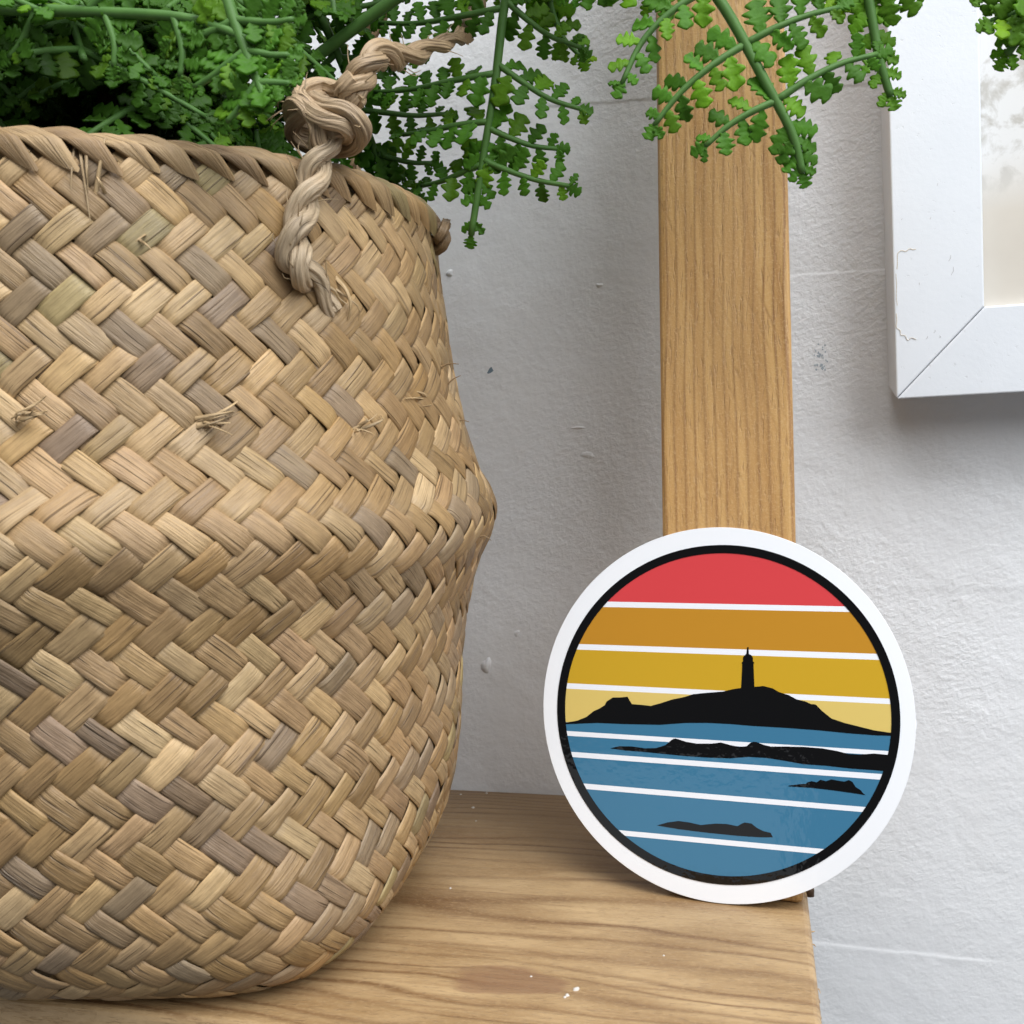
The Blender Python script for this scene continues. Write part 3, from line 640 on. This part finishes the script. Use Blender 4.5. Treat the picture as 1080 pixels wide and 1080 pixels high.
def pinna(mb, a, b, n, lw, rs, bright, stem=.00066, bow=.0, dens=1.0, lsz=1.0):
    ln = np.linalg.norm(b-a); d = (b-a)/ln; sd = np.cross(n, d); sd /= np.linalg.norm(sd)
    P = catmull([a, (2*a+b)/3+sd*bow*ln*.8+n*ln*.04, (a+2*b)/3+sd*bow*ln+n*ln*.03, b], 14)
    mb.tube(P, np.linspace(stem, stem*.55, 14), 7, mi=1)
    cnt = max(4, int(ln/.0041*dens)); k0 = rs.integers(2)
    for i in range(cnt):
        q = .12+.84*i/(cnt-1); idx = q*13; i0 = min(int(idx), 12); pt = P[i0]+(P[i0+1]-P[i0])*(idx-i0); tg_ = P[i0+1]-P[i0]; tg_ /= np.linalg.norm(tg_)
        for s_ in (1, -1):
            ang = math.radians(rs.uniform(58, 80)); sdv = np.cross(n, tg_)*s_
            dd = tg_*math.cos(ang)+sdv*math.sin(ang)+n*rs.uniform(-.3, .3)
            sz = lw*lsz*(1-.40*q)*rs.uniform(.85, 1.12)*(1.0 if q < .9 else .75)
            off_ = tg_*.0012*s_*(1 if k0 else -1)
            c_ = bright*rs.uniform(.75, 1.25)
            if rs.random() < .28: c_ = c_*np.array([1.7, 1.35, .9])
            nn_ = n+sdv*rs.uniform(-.35, .35)+tg_*rs.uniform(-.35, .35)
            leaflet(mb, pt+off_, dd, nn_, sz, sz*rs.uniform(.64, .84), c_, rs)
    leaflet(mb, P[-1]-d*.0008, d+sd*rs.uniform(-.3, .3), n, lw*.55, lw*.5, bright, rs)
GREEN = np.array([.092, .250, .022])
def frond_px(path, pins, Ys, seed, rad=(.00115, .00065), lw=.0075, col=GREEN, tipl=5, dens=1.0, t0=.76):
    rs = np.random.default_rng(seed); mb = MB(); m_ = len(path)
    P = catmull([at(x, y, Ys[0]+(Ys[1]-Ys[0])*i/(m_-1)) for i, (x, y) in enumerate(path)], 30)
    mb.tube(P, np.linspace(rad[0], rad[1], 30), 9, mi=1)
    # the stem arches back to the middle of the pot
    A0 = BC+np.array([-.01, 0, .150])+rs.normal(0, .004, 3)*[1, 1, 0]; A3 = P[0]; T0 = (P[0]-P[2])/np.linalg.norm(P[0]-P[2]); gap = np.linalg.norm(A3-A0)
    A1 = A0+np.array([0, 0, max(.04, A3[2]-A0[2])*.9]); A2 = A3+T0*gap*.38
    u_ = np.linspace(0, 1, 26)[:, None]; AR = A0*(1-u_)**3+3*A1*u_*(1-u_)**2+3*A2*u_**2*(1-u_)+A3*u_**3
    mb.tube(AR, np.linspace(rad[0]*1.15, rad[0], 26), 9, mi=1)
    if A3[2] > .23:
        for i_ in (15, 18, 21, 24):
            tg_ = AR[i_+1]-AR[i_-1]; tg_ /= np.linalg.norm(tg_); sv = np.cross(tg_, (0, 0, 1.0)); sv /= np.linalg.norm(sv)+1e-9; nv = np.cross(sv, tg_)
            for s_ in (1, -1): pinna(mb, AR[i_], AR[i_]+(tg_*.45+sv*s_*.9+np.array([0, 0, .15]))*.030, nv, lw, rs, col)
    nrm = np.array([.1, -1, .12])
    for q, (ex, ey), dY, bow in pins:
        idx = q*29; i0 = min(int(idx), 28); a = P[i0]+(P[i0+1]-P[i0])*(idx-i0)
        n_ = nrm+rs.normal(0, .18, 3); n_ /= np.linalg.norm(n_)
        pinna(mb, a, at(ex, ey, a[1]+dY), n_, lw, rs, col, bow=bow, dens=dens)
    for k_ in range(tipl):    # leaflets straight on the tip of the rachis
        q = t0+(.97-t0)*k_/max(1, tipl-1); i0 = min(int(q*29), 28); tg_ = P[i0+1]-P[i0]; tg_ /= np.linalg.norm(tg_)
        for s_ in (1, -1):
            sdv = np.cross(nrm, tg_)*s_; dd = tg_*.62+sdv*.78; sz = lw*(.92-.4*(k_/max(1, tipl-1)))
            leaflet(mb, P[i0], dd, nrm+sdv*rs.uniform(-.3, .3), sz, sz*.68, col*rs.uniform(.85, 1.3), rs)
    leaflet(mb, P[-1], P[-1]-P[-2], nrm, lw*.45, lw*.5, col, rs)
    fo = mb.build('frond', [M_leaf, M_stem], fern)
    sm_ = fo.modifiers.new('leaf_thickness', 'SOLIDIFY'); sm_.thickness = .00045; sm_.offset = 0; sm_.use_rim = True
    return fo
# fronds in front of the wall, as they hang
frond_px([(560, -150), (548, -60), (533, 0), (522, 90), (510, 165), (497, 248)],
         [(.42, (400, 24), .006, .05), (.40, (612, 50), .006, -.08), (.57, (395, 97), .006, .06), (.55, (612, 115), .004, -.08), (.70, (425, 142), .006, .06), (.72, (587, 157), .004, -.06), (.82, (445, 196), .008, .05), (.81, (600, 196), .0, -.04)], (.262, .272), 21, col=GREEN*1.0)
frond_px([(640, -120), (700, -70), (760, 2), (808, 88), (835, 140), (846, 182)],
         [(.36, (656, 88), -.004, -.10), (.50, (690, 132), -.003, -.05), (.66, (744, 154), -.002, -.05), (.50, (885, 8), .003, .03), (.66, (925, 57), .004, .05)], (.240, .252), 22, rad=(.0012, .0007), lw=.0074, col=GREEN*1.1, tipl=4, t0=.77)
frond_px([(890, -130), (905, -60), (917, 5), (927, 60), (939, 101)], [(.45, (860, -10), 0, .05), (.45, (975, -15), 0, -.05)], (.255, .262), 23, rad=(.0011, .0007), col=GREEN*np.array([1.6, 1.35, 1.0]), tipl=6, t0=.42)
frond_px([(1150, -110), (1118, -50), (1090, 15), (1062, 58)], [(.5, (1040, -8), 0, .0), (.62, (1045, 22), 0, .0), (.6, (1125, 40), 0, .0)], (.250, .256), 24, col=GREEN*np.array([1.4, 1.2, .9]), tipl=4, t0=.6)
frond_px([(300, -60), (330, 0), (362, 70), (392, 150), (412, 205)],
         [(.30, (282, 40), .006, .05), (.45, (300, 105), .006, .05), (.30, (420, -5), .004, -.05), (.47, (440, 60), .006, -.05), (.66, (345, 190), .006, 0), (.64, (470, 120), .005, -.06), (.80, (455, 172), .005, -.05), (.92, (440, 205), .004, -.05)], (.262, .292), 25, col=GREEN*.95)
frond_px([(600, -140), (590, -70), (580, -20), (575, 20)], [(.6, (520, -5), 0, .0), (.75, (615, 62), .002, -.1), (.6, (650, -20), 0, .0)], (.285, .29), 26, col=GREEN*np.array([1.7, 1.4, 1.0]), tipl=4)
frond_px([(690, -150), (650, -60), (640, -10)], [(.7, (700, 6), 0, 0), (.75, (600, -4), 0, 0)], (.26, .26), 27, col=GREEN*1.3, tipl=3)
# fronds of the bushy part above the basket
rsf = np.random.default_rng(77)
def frond_free(P0, P1, P2, seed, npin=9, plen=.05, lw=.0072, col=GREEN, tilt=0.0):
    rs = np.random.default_rng(seed); mb = MB(); P = catmull([P0, P1, P2], 30)
    mb.tube(P, np.linspace(.0010, .0006, 30), 8, mi=1)
    for i in range(npin):
        q = .2+.75*i/(npin-1)
        idx = q*29; i0 = min(int(idx), 28); a = P[i0]; tg_ = P[i0+1]-P[i0]; tg_ /= np.linalg.norm(tg_)
        upv = np.array([0, 0, 1.0]); sdv = np.cross(tg_, upv); sdv /= np.linalg.norm(sdv)+1e-9; nn_ = np.cross(sdv, tg_)
        for s_ in (1, -1):
            L_ = plen*(1-.55*q)*rs.uniform(.85, 1.1); dd = tg_*.45+sdv*s_*.9; dd /= np.linalg.norm(dd)
            b_ = a+dd*L_+np.array([0, 0, -1])*L_*rs.uniform(.1, .55)
            n2_ = nn_+np.array([0, -.8, 0])*rs.uniform(0, 1)+rs.normal(0, .25, 3); n2_ /= np.linalg.norm(n2_)
            pinna(mb, a, b_, n2_, lw, rs, col*rs.uniform(.8, 1.2), dens=1.05)
    fo = mb.build('frond', [M_leaf, M_stem], fern)
    sm_ = fo.modifiers.new('leaf_thickness', 'SOLIDIFY'); sm_.thickness = .00045; sm_.offset = 0; sm_.use_rim = True
    return fo
frond_px([(-90, 4), (20, 10), (110, 13), (200, 20), (270, 44)], [(.3, (10, 60), .0, .1), (.5, (120, 70), .0, .1), (.7, (190, 80), 0, .1), (.45, (150, -40), 0, 0)], (.192, .190), 31, col=GREEN*.8, tipl=4, lw=.0062, rad=(.0011, .0006))
frond_px([(215, -90), (240, 0), (256, 45), (272, 85), (280, 104)], [(.35, (180, 45), 0, .05), (.35, (310, 20), 0, -.05), (.55, (205, 92), 0, .05), (.55, (305, 58), 0, -.05), (.75, (240, 128), 0, .05), (.78, (306, 88), 0, 0)], (.192, .188), 32, col=GREEN*.95, tipl=3, lw=.0062, rad=(.0011, .0006))
root = BC+np.array([-.01, .0, .165])
spec = []
for i in range(14):
    an = -PI*.5-.12+(i-6.5)/6.5*1.75+rsf.normal(0, .12)
    rad_ = rsf.uniform(.055, .105); z2 = rsf.uniform(.188, .214)
    P2 = root+np.array([rad_*math.cos(an), rad_*math.sin(an)*.85, 0]); P2[2] = z2
    P1 = root+np.array([.45*rad_*math.cos(an), .45*rad_*math.sin(an), 0]); P1[2] = z2+rsf.uniform(.012, .03)
    frond_free(root+rsf.normal(0, .006, 3)*[1, 1, 0], P1, P2, 100+i, npin=7, plen=rsf.uniform(.04, .055), col=GREEN*rsf.uniform(.65, 1.0))
for i in range(6):
    an = PI*.5+(i-2.5)/2.5*1.3+rsf.normal(0, .12); rad_ = rsf.uniform(.05, .085); z2 = rsf.uniform(.19, .235)
    P2 = root+np.array([rad_*math.cos(an), rad_*math.sin(an), 0]); P2[2] = z2
    P1 = root+np.array([.45*rad_*math.cos(an), .45*rad_*math.sin(an), 0]); P1[2] = z2+.02
    frond_free(root, P1, P2, 200+i, npin=7, plen=.05, col=GREEN*.7)
for i in range(1):     # the crown of the plant above the picture's edge, spreading over the shelf and shading it
    tx = rsf.uniform(-.20, .03); ty = rsf.uniform(.215, .335); tz = rsf.uniform(.255, .33)
    P2 = np.array([tx, ty, tz]); P1 = root*.45+P2*.55+np.array([0, 0, .05])
    frond_free(root, P1, P2, 300+i, npin=8, plen=rsf.uniform(.045, .06), col=GREEN)
mb = MB(); a = on(122, 40, (0, .24, 0), (0, 1, 0)); b = on(118, 140, (0, .235, 0), (0, 1, 0))
mb.tube(catmull([a+[-.002, 0, .05], a, b, b+[.001, .004, -.03], b+[.001, .006, -.06]], 20), np.linspace(.003, .0048, 20), 10); mb.build('stalk', M_stalk, fern)

# ------------------------------------------------------------------ light
w = bpy.data.worlds.new('World'); S.world = w; w.use_nodes = True
bg = w.node_tree.nodes['Background']; bg.inputs['Color'].default_value = (.92, .95, 1.0, 1); bg.inputs['Strength'].default_value = .12
def area(name, loc, target, size, power, col, sy=None):
    l = bpy.data.lights.new(name, 'AREA'); l.energy = power; l.color = col; l.shape = 'RECTANGLE'; l.size = size; l.size_y = sy or size
    o = bpy.data.objects.new(name, l); COL.objects.link(o); o.location = loc
    d = Vector(target)-Vector(loc); o.rotation_euler = d.to_track_quat('-Z', 'Y').to_euler(); return o
area('window_light', (.66, -.34, .72), (-.02, .30, .08), .95, 13.5, (.94, .97, 1.0), .8)
area('ceiling_light', (.06, -.16, .95), (.0, .28, .08), .8, 10.2, (.97, .98, 1.0), .55)
area('added_bounce_fill', (-.81, -.70, -.42), (-.81, 1, -.42), 1.2, 1.9, (.93, .97, 1.0), .9)  # added fill panel for light off the floor; also mirrored in the sticker
S.view_settings.view_transform = 'Standard'; S.view_settings.look = 'None'; S.view_settings.exposure = 0.0; S.view_settings.gamma = 1
S.view_settings.use_curve_mapping = False
S.render.engine = 'CYCLES'; S.cycles.use_denoising = True; S.cycles.max_bounces = 8
S.render.resolution_x = S.render.resolution_y = 1024
